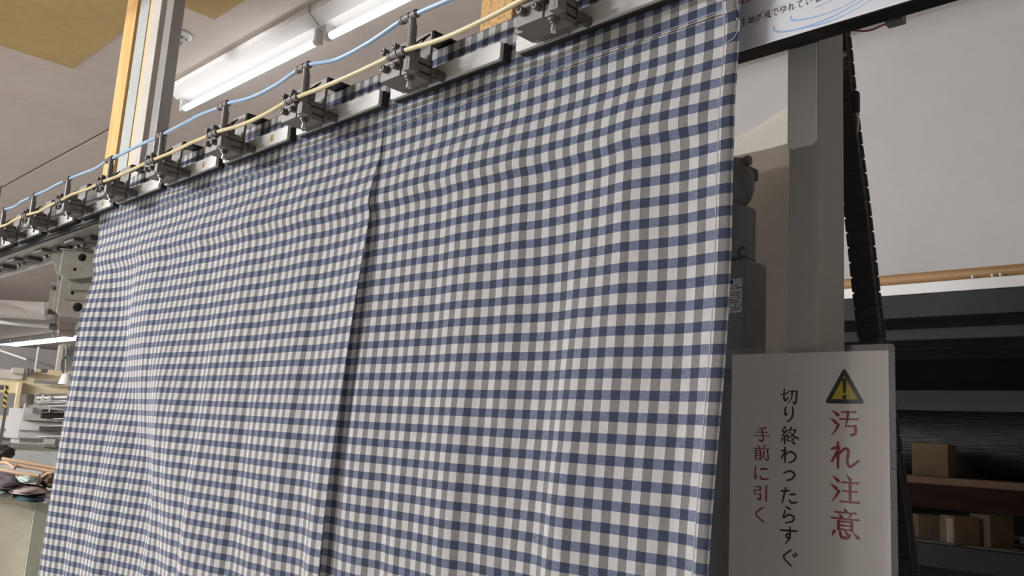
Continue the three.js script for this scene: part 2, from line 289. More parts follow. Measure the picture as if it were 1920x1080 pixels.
// ───────────────────────── upright boards and post behind the rail ─────────────────────────
{
  const b = (x0, x1, z0, z1, m, label, name = 'upright_board') => { const o = tag(mesh(name, box(x0, x1, 1.95, 2.9502, z0, z1, 0.003), m), label, 'board'); return o; };
  b(-3.205, -3.10, -0.445, -0.40, M.orangeWood, 'orange wooden upright, leftmost of the boards standing behind the rail');
  b(-3.098, -3.072, -0.46, -0.425, M.greySteel, 'narrow grey steel upright between the orange wood and the white board', 'upright_channel');
  b(-3.068, -2.982, -0.43, -0.40, M.board, 'wider bluish white upright board standing behind the rail');
  b(-2.98, -2.945, -0.435, -0.403, M.paleWood, 'narrow pale wooden strip between the two white upright boards');
  b(-2.943, -2.872, -0.43, -0.40, M.boardPale, 'narrower cream white upright board standing behind the rail');
  b(-2.848, -2.79, -0.45, -0.41, M.greySteel, 'grey steel upright at the right side of the standing boards', 'upright_channel');
  tag(mesh('timber_post', box(-1.205, -1.113, 0, H, -0.49, -0.40, 0.004), M.postWood), 'yellowish timber post rising behind the rail near the top clamp', 'post');
}

// ───────────────────────── the clamp rail ─────────────────────────
const RY = 1.794, XN = (n) => -0.682 - 0.24 * n;
{
  const t = thing('clamp_rail', 'long rail with black rubber face that holds the cloth under the clamps', 'rail');
  mesh('rail_beam', box(-5.2, -0.47, 1.777, 1.850, -0.125, -0.026, 0.002), M.railSilver, t);
  mesh('rubber_face', box(-5.2, -0.43, 1.779, 1.853, -0.0255, -0.0175, 0.001), M.rubber, t);
  mesh('top_cover', box(-5.2, -0.47, 1.8505, 1.854, -0.125, -0.026, 0.001), M.blackSteel, t);
  mesh('rear_lip', box(-5.2, -0.47, 1.768, 1.777, -0.128, -0.120, 0.001), M.alu, t);
  for (let n = 3; n < 14; n++) {     // brackets bolted under the beam, one under each clamp
    const x = XN(n);
    const br = mesh('under_bracket', box(x + 0.03, x + 0.10, 1.7685, 1.7768, -0.105, -0.045, 0.002), M.cast, t);
    mesh('bolt_head', cyl(V(x + 0.045, 1.7685, -0.075), V(x + 0.045, 1.761, -0.075), 0.006), M.bolt, br);
    mesh('bolt_head', cyl(V(x + 0.085, 1.7685, -0.075), V(x + 0.085, 1.761, -0.075), 0.006), M.bolt, br);
    mesh('spacer_block', box(x + 0.13, x + 0.17, 1.766, 1.7768, -0.10, -0.06, 0.002), M.castDark, t);
  }
  for (const x of [-5.0]) mesh('rail_leg', box(x - 0.04, x + 0.04, 0, 1.777, -0.12, -0.04, 0.004), M.greySteel, t);
}
{
  const t = thing('end_bar', 'black steel bar under the notice at the upper right, carried by the column', 'bar');
  mesh('bar', box(-0.52, 0.45, 1.777, 1.835, -0.149, -0.1235, 0.002), M.blackSteel, t);
  mesh('clip', box(-0.3155, -0.2985, 1.7745, 1.80, -0.160, -0.1492, 0.0008), M.greyPaint, t);
  mesh('red_wire', tube([V(-0.350, 1.780, -0.1505), V(-0.332, 1.7745, -0.1515), V(-0.315, 1.777, -0.152)], 0.0009, 20, 6), M.redWire, t);
}

// ───────────────────────── clamps ─────────────────────────
function bolt(t, x, y, z, zb, r = 0.0043) {   // socket head screw pointing at +Z
  const b = mesh('bolt', [cyl(V(x, y, zb), V(x, y, z), r * 0.55), cyl(V(x, y, z), V(x, y, z + 0.0068), r), cyl(V(x, y, z + 0.0068), V(x, y, z + 0.008), r, r * 0.86)], M.bolt, t);
  mesh('hex_socket', cyl(V(x, y, z + 0.0076), V(x, y, z + 0.0083), r * 0.42, r * 0.42, 6), M.socket, b);
}
function makeClamp() {
  const t = new THREE.Group();
  const bar = [[0.003, 0], [0.212, 0], [0.2145, 0.003], [0.2145, 0.0205], [0.212, 0.023], [0.064, 0.023], [0.06, 0.0075], [0.026, 0.0075], [0.022, 0.0225], [0.005, 0.0215], [0, 0.018], [0, 0.003]];
  const bg = prism(bar, 0.004, 0.0008); bg.translate(0, 0, -0.0042); mesh('clamp_bar', bg, M.alu, t);
  mesh('rubber_pad', box(0.001, 0.2165, -0.0005, 0.0225, -0.0150, -0.0052, 0.0015), M.rubber, t);
  mesh('lower_block', [box(0.027, 0.060, 0.004, 0.017, -0.003, 0.030, 0.001), box(0.030, 0.100, 0.002, 0.016, 0.004, 0.030, 0.001)], M.cast, t);
  mesh('pale_front_piece', (() => { const g = prism([[0.062, -0.012], [0.098, -0.013], [0.1035, -0.008], [0.1055, 0.060], [0.1035, 0.062], [0.062, 0.062]], 0.003, 0.0006); g.translate(0, 0, 0.016); return g; })(), M.cast, t);
  // cylinder body: section with sensor slots, run along Z
  const sec = [[0.058, -0.010], [0.112, -0.010], [0.113, -0.004], [0.1095, -0.004], [0.1095, -0.001], [0.113, -0.001], [0.113, 0.0065], [0.1095, 0.0065], [0.1095, 0.0095], [0.113, 0.0095], [0.112, 0.0165], [0.058, 0.0165]];
  const cb = prism(sec, 0.031, 0.0005); cb.translate(0, 0, 0.0205); mesh('cylinder_body', cb, M.cast, t);
  mesh('cylinder_band', [box(0.0565, 0.114, -0.0118, 0.018, 0.0205, 0.0235, 0.001), box(0.108, 0.1142, -0.0118, 0.018, 0.0485, 0.0515, 0.001)], M.castDark, t);
  mesh('front_block', [box(0.058, 0.099, -0.011, 0.0135, 0.050, 0.0595, 0.0012), box(0.099, 0.118, -0.011, 0.004, 0.044, 0.058, 0.0012)], M.cast, t);
  mesh('guide_block', [box(0.084, 0.104, 0.020, 0.034, 0.034, 0.056, 0.001), box(0.066, 0.078, 0.020, 0.031, 0.019, 0.040, 0.001)], M.cast, t);
  bolt(t, 0.0695, 0.0255, 0.060, 0.030, 0.0047); bolt(t, 0.092, 0.0265, 0.060, 0.050); bolt(t, 0.0705, 0.003, 0.0595, 0.05, 0.0047); bolt(t, 0.0925, 0.0015, 0.0595, 0.05);
  // fittings: upright post, blue tee on top, yellow tee in front
  mesh('fitting_post', [cyl(V(0.1205, -0.010, 0.062), V(0.1205, 0.047, 0.062), 0.0056), cyl(V(0.1205, 0.047, 0.062), V(0.1195, 0.0555, 0.063), 0.0048), box(0.1135, 0.127, -0.0125, 0.004, 0.054, 0.067, 0.0015)], M.fitting, t);
  const tee = (x, y, z, dy) => {
    const a = V(x - 0.015, y - dy, z), b = V(x + 0.015, y + dy, z), m = V(x, y, z), d = b.clone().sub(a).normalize(), q = (p, k) => p.clone().addScaledVector(d, k);
    const g = mesh('tee_fitting', [cyl(q(a, 0.003), q(b, -0.003), 0.0046), cyl(a, q(a, 0.0045), 0.0054), cyl(q(b, -0.0045), b, 0.0054), cyl(q(m, -0.0035), q(m, 0.0035), 0.0056)], M.fitting, t);
    mesh('collar', cyl(q(a, -0.0022), a, 0.0042), M.castDark, g); mesh('collar', cyl(b, q(b, 0.0022), 0.0042), M.castDark, g);
  };
  tee(0.1135, 0.0595, 0.0635, 0.0004); tee(0.1055, 0.0105, 0.0715, 0.0006);
  mesh('elbow', cyl(V(0.1055, 0.0095, 0.066), V(0.1055, 0.0095, 0.056), 0.0042), M.castDark, t);
  const sc = mesh('stop_screw', [cyl(V(0.105, -0.0235, 0.049), V(0.105, -0.009, 0.049), 0.0026), cyl(V(0.105, -0.0255, 0.049), V(0.105, -0.0215, 0.049), 0.0036, 0.0036, 6)], M.chrome, t);
  mesh('lock_nut', [cyl(V(0.105, -0.0145, 0.049), V(0.105, -0.011, 0.049), 0.0068, 0.0068, 24), cyl(V(0.105, -0.017, 0.049), V(0.105, -0.0145, 0.049), 0.005, 0.005, 6)], M.bolt, sc);
  const kn = mesh('side_knob', [cyl(V(0.1105, 0.0035, 0.012), V(0.1105, 0.0035, 0.024), 0.0048), cyl(V(0.1105, 0.0035, 0.0), V(0.1105, 0.0035, 0.013), 0.0062)], M.castDark, t);
  mesh('knob_tip', cyl(V(0.1105, 0.0035, 0.024), V(0.1105, 0.0035, 0.0255), 0.0022), M.chrome, kn);
  mesh('hook_arm', [box(0.070, 0.1045, 0.0608, 0.0645, -0.055, 0.0165, 0.0008), box(0.070, 0.1045, 0.050, 0.0645, 0.0095, 0.0155, 0.0008)], M.blackSteel, t);
  mesh('sensor_lead', [tube([V(0.126, 0.022, 0.060), V(0.134, 0.0285, 0.055), V(0.141, 0.0335, 0.05)], 0.0012, 16, 6), tube([V(0.126, 0.013, 0.058), V(0.131, 0.025, 0.054), V(0.141, 0.0345, 0.05)], 0.0012, 16, 6)], M.rubber, t);
  return t;
}
const CLAMP = [
  'largest and nearest clamp at the top edge, its upper half out of frame', 'second clamp from the right, beside the slit in the cloth, blue hose tee above it',
  'third clamp from the right, its bare bar ending just left of the slit', 'fourth clamp from the right, a clear yellow warning mark on its bar',
  'fifth clamp from the right with a faint yellow mark on its bar', 'clamp just right of the left edge of the cloth, in front of the upright boards',
  'clamp at the top left corner of the cloth, bar half past its edge', 'first clamp left of the cloth, holding nothing', 'second clamp left of the cloth, holding nothing', 'clamp at the left edge of the picture, left of the cloth'];
const proto = makeClamp();
const sticker = printed(64, 64, (c) => { c.fillStyle = '#c9a81e'; c.fillRect(0, 0, 64, 64); c.fillStyle = '#3a3312'; c.beginPath(); c.moveTo(32, 10); c.lineTo(54, 52); c.lineTo(10, 52); c.fill(); c.fillStyle = '#c9a81e'; c.fillRect(29, 24, 6, 14); c.fillRect(29, 42, 6, 5); });
CLAMP.forEach((label, n) => {
  const o = n ? proto.clone() : proto; o.name = numbered('cloth_clamp'); o.position.set(XN(n) - (n === 6 ? 0.004 : 0), RY, 0); scene.add(o); tag(o, label, 'clamp', 'row of pneumatic cloth clamps');
  o.traverse((m) => { if (m.isMesh) { m.castShadow = m.receiveShadow = true; } });
  if (n === 3 || n === 4 || n === 6) { const [g, m] = sheet(0.0095, 0.0115, sticker, 0.0003); g.translate(0.166, 0.0115, 0.0007); const s = mesh('warning_sticker', g, m, o); s.userData.label = 'small yellow warning sticker'; }
});
// hoses run from tee to tee
function hose(name, label, mat, dx, y, z, sag, ends) {
  const pts = [];
  for (let n = -1; n <= 12; n++) {
    const x = XN(n) + dx; pts.push(V(x + 0.016, RY + y, z), V(x, RY + y, z), V(x - 0.016, RY + y, z));
    const s = sag[n + 1] ?? 0.002; pts.push(V(x - 0.08, RY + y - s * 0.75, z + 0.002 * Math.sin(n * 2.1)), V(x - 0.15, RY + y - s, z + 0.003 * Math.sin(n * 1.7)));
  }
  tag(mesh(name, tube(pts, 0.0031, 900, 10), mat), label, 'hose');
}
hose('air_hose', 'pale blue air hose looping along the tops of the clamps', M.blueHose, 0.1135, 0.0595, 0.0635, [0.003, 0.002, 0.014, 0.008, -0.004, 0.001, 0.004, 0.0, 0.003, -0.002, 0.003]);
hose('air_hose', 'pale yellow air hose running along the fronts of the clamps', M.yellowHose, 0.1055, 0.0105, 0.0715, [0.003, 0.006, 0.004, 0.005, -0.001, 0.003, 0.0, 0.003, 0.001, 0.004]);

// ───────────────────────── the gingham cloth ─────────────────────────
{
  const t = thing('gingham_cloth', 'blue grey and white gingham cloth hanging from the clamps, slit down its middle', 'cloth');
  const YS = 1.7635, U0 = -0.7244 - GX * 0.25, V0 = 1.5778 - GY * 0.27;
  const uv = (x, y) => [(x - U0) / GX / REP, (y - V0) / GY / REP];
  const slit = (y) => -0.9553 - 0.040 * smooth(0, 1, (YS - y) / 0.62) ;
  const leftEdge = (y) => -2.012 + 0.049 * smooth(0, 0.26, YS - y) + 0.033 * smooth(0.2, 0.8, YS - y);
  const rightEdge = (y) => -0.3985 - 0.004 * smooth(0, 0.2, YS - y) - 0.0155 * smooth(0.2, 0.56, YS - y);
  const crease = (x, y) => { const yc = 1.6685 + 0.006 * Math.sin(x * 5.2 + 1) - 0.012 * smooth(-0.8, -1.0, x) * smooth(-1.35, -1.05, x) + 0.012 * smooth(-1.2, -1.7, x), d = y - yc; return 0.0062 * (d > 0 ? Math.exp(-Math.pow(d / 0.05, 2)) : Math.exp(-Math.pow(d / 0.015, 2))); };
  const folds = (x, y) => {
    const s = Math.max(0, YS - y), r = smooth(0.0, 0.12, s), g = 0.35 + 0.65 * smooth(0.05, 0.6, s);
    return r * g * (0.0031 * Math.sin(x * 33 + 1.2 + s * 1.4) + 0.0020 * Math.sin(x * 71 + 0.4 - s * 2) + 0.0009 * Math.sin(x * 118 + s * 5)
      - 0.0105 * Math.exp(-Math.pow((x + 0.585 + 0.12 * s) / 0.055, 2)) * (1 - 0.5 * smooth(0.2, 0.6, s)) + 0.009 * Math.exp(-Math.pow((x + 0.50 + 0.16 * s) / 0.045, 2)) * (1 - 0.5 * smooth(0.25, 0.6, s)))
      + r * 0.0016 * Math.sin(y * 13 + x * 3);
  };
  // the left border curls towards the camera and dips into a fold that wanders right as it falls
  const curl = (x, y) => {
    const s = Math.max(0, YS - y), E = smooth(0.02, 0.22, s), xv = lerp(-1.87, -1.54, smooth(0.1, 0.75, s)), xe = leftEdge(y), ze = 0.030 * smooth(0, 0.26, s) + 0.010 * smooth(0.25, 0.5, s), dep = 0.013, t = (xv - x) / 0.022;
    const soft = 0.022 * (t > 20 ? t : Math.log(1 + Math.exp(t)));
    return E * ((ze + dep) * soft / (xv - xe) - dep * (x < xv ? 1 : Math.exp(-Math.pow((x - xv) / 0.07, 2))) + 0.010 * Math.exp(-Math.pow((x - xv - 0.19) / 0.09, 2)));
  };
  const panel = (x, y, z0) => z0 + curl(x, y) + crease(x, y) * smooth(0.03, 0.06, YS - y) * (1 - 0.75 * smooth(-0.46, -0.41, x)) + folds(x, y);
  const Y1 = 0.62;
  // right panel lies behind, its inner edge tucked under the left one
  mesh('right_panel', surf(150, 400, (s, q) => { const y = lerp(1.80, Y1, q), x = lerp(slit(y) - 0.04, rightEdge(y), s); return [x, y, panel(x, y, -0.0175) - 0.004 * smooth(0.09, 0.0, x - slit(y)) * smooth(0, 0.1, YS - y), ...uv(x - (rightEdge(y) + 0.3985) * s, y)]; }), M.cloth, t);
  mesh('left_panel', surf(260, 400, (s, q) => { const y = lerp(1.80, Y1, q), c = lerp(-2.0, -0.9553, s), m = slit(y) + 0.9553, x = c < -1.5 ? lerp(leftEdge(y), -1.5 + m, (c + 2.0) / 0.5) : c + m, k = smooth(0.0, 0.25, YS - y), d = slit(y) - x; return [x, y, panel(x, y, -0.0170) + k * (0.011 * Math.exp(-Math.pow(d / 0.06, 2)) + 0), ...uv(c, y)]; }), M.cloth, t);
  // the doubled top band ends at the stitched seam
  mesh('header_band', surf(320, 26, (s, q) => { const y = lerp(1.8525, YS, q), x = lerp(-2.012, -0.3965, s), w = 0.0009 * Math.sin(x * 41) * smooth(0.5, 1, q); return [x, y, -0.0158 + w + 0.0012 * smooth(0.4, 0.9, q) - 0.0008 * smooth(0.965, 1, q), ...uv(x + 0.004 * Math.sin(x * 3), y + GY * 0.31)]; }), M.cloth, t);
  mesh('seam_thread', tube(Array.from({ length: 60 }, (_, i) => { const x = lerp(-2.01, -0.40, i / 59); return V(x, YS + 0.0022, -0.0133 + 0.0009 * Math.sin(x * 41)); }), 0.00045, 400, 5), M.thread, t);
  // folded and stitched side hem
  const hem = (x0, w, dz, off) => surf(6, 240, (s, q) => { const y = lerp(1.852, Y1, q), x = rightEdge(Math.min(y, YS)) - x0 + w * s, b = y > YS ? -0.0135 : panel(x, y, -0.0175); return [x, y, b + dz * (1 - Math.pow(2 * s - 1, 6)) + 0.0004, ...uv(x - rightEdge(y) - 0.3985 + off, y + GY * 0.03)]; });
  mesh('side_hem', hem(0.0165, 0.0172, 0.0026, 0.0165), M.cloth, t);
  mesh('hem_thread', tube(Array.from({ length: 80 }, (_, i) => { const y = lerp(1.845, Y1, i / 79), x = rightEdge(Math.min(y, YS)) - 0.0145; return V(x, y, (y > YS ? -0.0135 : panel(x, y, -0.0175)) + 0.003); }), 0.0004, 400, 5), M.boardPale, t);
  const c = t.children.find((m) => m.name === 'side_hem'); mesh('loose_thread', tube([V(-0.399, 1.752, -0.012), V(-0.3945, 1.747, -0.008), V(-0.394, 1.738, -0.007), V(-0.3995, 1.7315, -0.009), V(-0.407, 1.728, -0.008)], 0.0003, 30, 5), M.paper, c);
}

// ───────────────────────── notice on the bar, upper right ─────────────────────────
{
  const w = 0.196, h = 0.118, x0 = -0.4755, y1 = 1.7775 + h,   // lettering is laid out on a 196 × 118 mm grid
     S = 8000, px = (x) => (x - x0) * S, py = (y) => (y1 - y) * S;
  const tex = printed(Math.round(w * S), Math.round(h * S), (c) => {
    c.fillStyle = '#d4d5da'; c.fillRect(0, 0, w * S, h * S);
    const swoosh = (p, lw, col) => { const k = new THREE.CatmullRomCurve3(p.map(([x, y]) => V(px(x), py(y), 0))); c.fillStyle = col; for (let i = 0; i <= 300; i++) { const q = k.getPoint(i / 300); c.beginPath(); c.arc(q.x, q.y, lw * (0.35 + 0.65 * Math.pow(1 - i / 300, 0.8)), 0, 7); c.fill(); } };
    const B = '#8fb0d6', G = '#aeb6c4';
    swoosh([[-0.4203, 1.7935], [-0.4185, 1.7885], [-0.4052, 1.7838], [-0.3676, 1.7832], [-0.3295, 1.7914], [-0.3, 1.803]], 10, B);
    swoosh([[-0.4011, 1.7986], [-0.3995, 1.7945], [-0.39, 1.7921], [-0.3676, 1.7900], [-0.3348, 1.7938], [-0.305, 1.806]], 9, B);
    swoosh([[-0.3904, 1.7822], [-0.36, 1.7805], [-0.325, 1.787], [-0.295, 1.800]], 6, B);
    swoosh([[-0.4421, 1.8044], [-0.438, 1.811], [-0.4267, 1.8209], [-0.4024, 1.826], [-0.37, 1.828]], 7, G);
    swoosh([[-0.4475, 1.7985], [-0.440, 1.8045], [-0.425, 1.8115], [-0.40, 1.8165]], 5, G);
    swoosh([[-0.375, 1.800], [-0.35, 1.804], [-0.32, 1.815], [-0.295, 1.83]], 6, G);
    [...'生地が風でゆれていない'].forEach((ch, i) => { if (i < 11) write(c, ch, px(-0.4602 + i * 0.00932), py(1.8150), 0.0083 * S, 0.0098 * S, '#20222a', 1.25); });
    write(c, '止', px(-0.4628), py(1.8655), 0.0225 * S, 0.035 * S, '#b3212f', 0.85);
  });
  const t = thing('notice_sign', 'white notice with black writing and blue wind swirls above the black bar', 'sign', [-0.337, 1.7855, -0.040]);
  const [g, m] = sheet(w * 0.8955, h * 0.8955, tex, 0.0012, 0.35); mesh('printed_sheet', g, m, t);
  const W2 = w * 0.44775, H2 = h * 0.44775; mesh('lower_edge', box(-W2, W2, -H2 - 0.0006, -H2 + 0.001, 0.0004, 0.0014, 0.0002), M.paper, t);
  for (const x of [-0.06, 0.07]) mesh('standoff', box(x - 0.008, x + 0.008, 0.02, 0.036, -0.0835, -0.0006, 0.001), M.blackSteel, t);
}

// ───────────────────────── column with its pale upper front, and the lower notice ─────────────────────────
{
  const t = thing('steel_column', 'grey painted square steel column beside the right edge of the cloth', 'column');
  mesh('column_tube', box(-0.4172, -0.3845, 0, 1.835, -0.212, -0.150, 0.003), M.column, t);
  const p = mesh('pale_front_piece', (() => { const g = prism([[-0.4168, 1.6655], [-0.3905, 1.6655], [-0.3852, 1.6705], [-0.3852, 1.7765], [-0.4168, 1.7765]], 0.0018, 0.0004); g.translate(0, 0, -0.1496); return g; })(), M.paleFront, t); p.userData.label = 'pale grey area on the upper front, built as a thin piece';  // pale area of the upper front, built as a thin raised piece in lighter colour
  mesh('foot_plate', box(-0.46, -0.34, 0, 0.01, -0.25, -0.11, 0.002), M.column, t);
}
{
  const w = 0.1615, h = 0.229, x0 = -0.4765, y1 = 1.4515, S = 6400, px = (x) => (x - x0) * S, py = (y) => (y1 - y) * S;
  const tex = printed(Math.round(w * S), Math.round(h * S), (c) => {
    c.fillStyle = '#d9d6d2'; c.fillRect(0, 0, w * S, h * S);
    const tri = (inset) => { const cx = px(-0.3563), top = py(1.4350) + inset * 1.7, bot = py(1.4030) - inset * 0.9, hw = 0.0178 * S - inset * 1.5, r = 20 - inset * 0.3; c.beginPath(); c.moveTo(cx, top); c.arcTo(cx + hw, bot, cx - hw, bot, r); c.arcTo(cx - hw, bot, cx, top, r); c.arcTo(cx, top, cx + hw, bot, r); c.closePath(); };
    c.beginPath(); const cx = px(-0.3563); c.lineWidth = 26; c.lineJoin = 'round'; c.strokeStyle = '#1a1209'; c.fillStyle = '#b9a422';
    c.moveTo(cx, py(1.4325)); c.lineTo(cx + 0.0162 * S, py(1.4042)); c.lineTo(cx - 0.0162 * S, py(1.4042)); c.closePath(); c.fill(); c.stroke();
    c.lineWidth = 8; c.fillStyle = '#1a1209'; c.beginPath(); c.moveTo(cx - 11, py(1.4255)); c.lineTo(cx + 11, py(1.4255)); c.lineTo(cx + 5, py(1.4125)); c.lineTo(cx - 5, py(1.4125)); c.closePath(); c.fill(); c.lineWidth = 5; c.stroke();
    c.beginPath(); c.arc(cx, py(1.4083), 13, 0, 7); c.fill();
    const RED = '#8c1f2c', BLK = '#17161a';
    [['汚', 1.3980], ['れ', 1.3680], ['注', 1.3370], ['意', 1.3058]].forEach(([ch, y]) => write(c, ch, px(-0.3705), py(y), 0.0285 * S, 0.0272 * S, RED, 1.3));
    [['切', 1.4172], ['り', 1.3998], ['終', 1.3790], ['わ', 1.3600], ['っ', 1.3425], ['た', 1.3215], ['ら', 1.3030], ['す', 1.2840], ['ぐ', 1.2630]].forEach(([ch, y]) => write(c, ch, px(-0.4214), py(y), 0.0188 * S, 0.0170 * S, BLK, 1.4));
    [['手', 1.3778], ['前', 1.3597], ['に', 1.3402], ['引', 1.3205], ['く', 1.2998]].forEach(([ch, y]) => write(c, ch, px(-0.4508), py(y), 0.0182 * S, 0.0158 * S, RED, 1.35));
  });
  const t = thing('warning_notice', 'laminated paper notice with a yellow warning triangle and red writing on the column', 'sign', [x0 + w / 2, y1 - h / 2, -0.1465]);
  const [g, m] = sheet(w, h, tex, 0.0004, 0.6); const pp = mesh('paper', g, m, t); pp.position.z = 0.0008;
  const r = (W, Hh, rad) => { const s = new THREE.Shape(), a = W / 2, b = Hh / 2; s.moveTo(-a + rad, -b); s.lineTo(a - rad, -b); s.absarc(a - rad, -b + rad, rad, -Math.PI / 2, 0); s.lineTo(a, b - rad); s.absarc(a - rad, b - rad, rad, 0, Math.PI / 2); s.lineTo(-a + rad, b); s.absarc(-a + rad, b - rad, rad, Math.PI / 2, Math.PI); s.lineTo(-a, -b + rad); s.absarc(-a + rad, -b + rad, rad, Math.PI, 1.5 * Math.PI); return new THREE.ShapeGeometry(s); };
  mesh('clear_pouch', r(w + 0.0135, h + 0.012, 0.004).translate(-0.0008, 0, 0.0013), M.film, t);
  mesh('pouch_back', r(w + 0.0135, h + 0.012, 0.004).translate(-0.0008, 0, 0.0002), M.film, t);
}

// ───────────────────────── cable chain beside the column ─────────────────────────
{
  const t = thing('cable_chain', 'black plastic cable chain hanging down behind the column', 'cable chain');
  const path = new THREE.CatmullRomCurve3([V(-0.436, 1.90, -0.3), V(-0.430, 1.85, -0.3), V(-0.4225, 1.765, -0.3), V(-0.408, 1.631, -0.3), V(-0.3955, 1.506, -0.3), V(-0.367, 1.278, -0.3), V(-0.35, 1.13, -0.3), V(-0.33, 0.7, -0.3), V(-0.32, 0.02, -0.3)]);
  const N = 106, w = 0.0115, link = mergeGeometries([box(-w, w, -0.0095, 0.0095, -0.009, 0.009, 0.002), box(-w - 0.0012, w + 0.0012, -0.0078, 0.0078, -0.0095, -0.004, 0.001), box(-w - 0.0012, w + 0.0012, -0.0078, 0.0078, 0.004, 0.0095, 0.001)].map((g) => g.toNonIndexed()));
  for (let i = 0; i <= N; i++) { const p = path.getPointAt(i / N), d = path.getTangentAt(i / N), m = mesh('link', link, M.rubber, t); m.position.copy(p); m.rotation.z = Math.atan2(d.x, -d.y); }
  mesh('end_bracket', [box(-0.45, -0.42, 1.835, 1.91, -0.3, -0.285, 0.001), box(-0.45, -0.42, 1.836, 1.842, -0.3, -0.125, 0.001)], M.blackSteel, t);
  const k = mesh('cable_clip', box(-0.4135, -0.404, 1.752, 1.779, -0.302, -0.292, 0.003), M.rubber, t);
  mesh('cable_end', tube([V(-0.4085, 1.757, -0.297), V(-0.4055, 1.744, -0.297), V(-0.4065, 1.727, -0.297)], 0.0012, 14, 6), M.yellowHose, k);
}

// ───────────────────────── motor and canvas cover behind the cloth's right edge ─────────────────────────
{
  const t = thing('grey_motor', 'grey motor with rounded cover and a rating label, half hidden by the cloth', 'motor');
  const cap = new THREE.SphereGeometry(0.0325, 32, 24); cap.scale(0.78, 1, 0.9); cap.translate(-0.5135, 1.6575, -0.2);
  mesh('rounded_cover', [cap, cyl(V(-0.60, 1.6575, -0.2), V(-0.513, 1.6575, -0.2), 0.0318, 0.0318, 32)], M.greyPaint, t);
  mesh('gear_case', box(-0.60, -0.4995, 1.568, 1.634, -0.235, -0.185, 0.004), M.greyPaint, t);
  const b = mesh('motor_body', box(-0.60, -0.4935, 1.44, 1.5685, -0.25, -0.198, 0.004), M.greyPaint, t);
  const label = printed(160, 256, (c) => { c.fillStyle = '#c9c7c2'; c.fillRect(0, 0, 160, 256); c.fillStyle = '#191919'; c.fillRect(12, 10, 70, 26); for (let i = 0; i < 11; i++) for (let x = 12; x < 145;) { const w = 4 + 16 * rnd(); if (rnd() > 0.22) c.fillRect(x, 50 + i * 18, w, 8); x += w + 5; } });
  const [g, m] = sheet(0.0235, 0.039, label, 0.0003); g.translate(-0.5082, 1.525, -0.1976); mesh('rating_label', g, m, b).userData.label = 'white rating label with rows of small print';
  for (const [x, y] of [[-0.4965, 1.6825], [-0.4995, 1.5755]]) mesh('screw', [cyl(V(x - 0.013, y, -0.2), V(x + 0.003, y, -0.2), 0.0052), cyl(V(x + 0.002, y, -0.2), V(x + 0.0065, y, -0.2), 0.0065, 0.0058, 6)], M.bolt, t);
  mesh('side_lug', box(-0.525, -0.4925, 1.664, 1.678, -0.225, -0.205, 0.002), M.castDark, t);
  mesh('pedestal', box(-0.62, -0.51, 0, 1.44, -0.27, -0.19, 0.004), M.greyPaint, t);
}
{
  const t = thing('hanging_canvas', 'beige canvas sheet hung over a pipe behind the column', 'canvas');
  mesh('pipe', cyl(V(-1.36, 1.8145, -0.47), V(-0.535, 1.8145, -0.47), 0.017), M.greySteel, t);
  for (const x of [-1.33, -0.95]) mesh('pipe_stand', box(x - 0.015, x + 0.015, 0, 1.80, -0.482, -0.458, 0.003), M.greySteel, t);
  // the sheet climbs over the pipe and hangs down both sides in shallow folds
  mesh('canvas_sheet', surf(90, 160, (s, q) => {
    const x = lerp(-1.34, -0.538, s), k = q * 2.05 - 0.85, lift = 0.03 * smooth(-0.66, -0.55, x) - 0.002, r = 0.02; let y, z;   // k: metres along the sheet from the top of the pipe
    const top = 1.8345 + lift; if (Math.abs(k) < 0.0314) { const a = k / r; y = top - r * (1 - Math.cos(a)); z = -0.47 + r * Math.sin(a); }
    else { const d = Math.abs(k) - 0.0314, f = k > 0 ? 1 : -1; y = top - r - d; z = -0.47 + f * (r + 0.012 * smooth(0.03, 0.08, d) + 0.007 * Math.sin(x * 19 + d * 5) * smooth(0.03, 0.2, d) + 0.005 * Math.sin(d * 24 + x * 13) * smooth(0.02, 0.1, d)); }
    return [x, y, z, x, k];
  }), M.canvas, t);
}

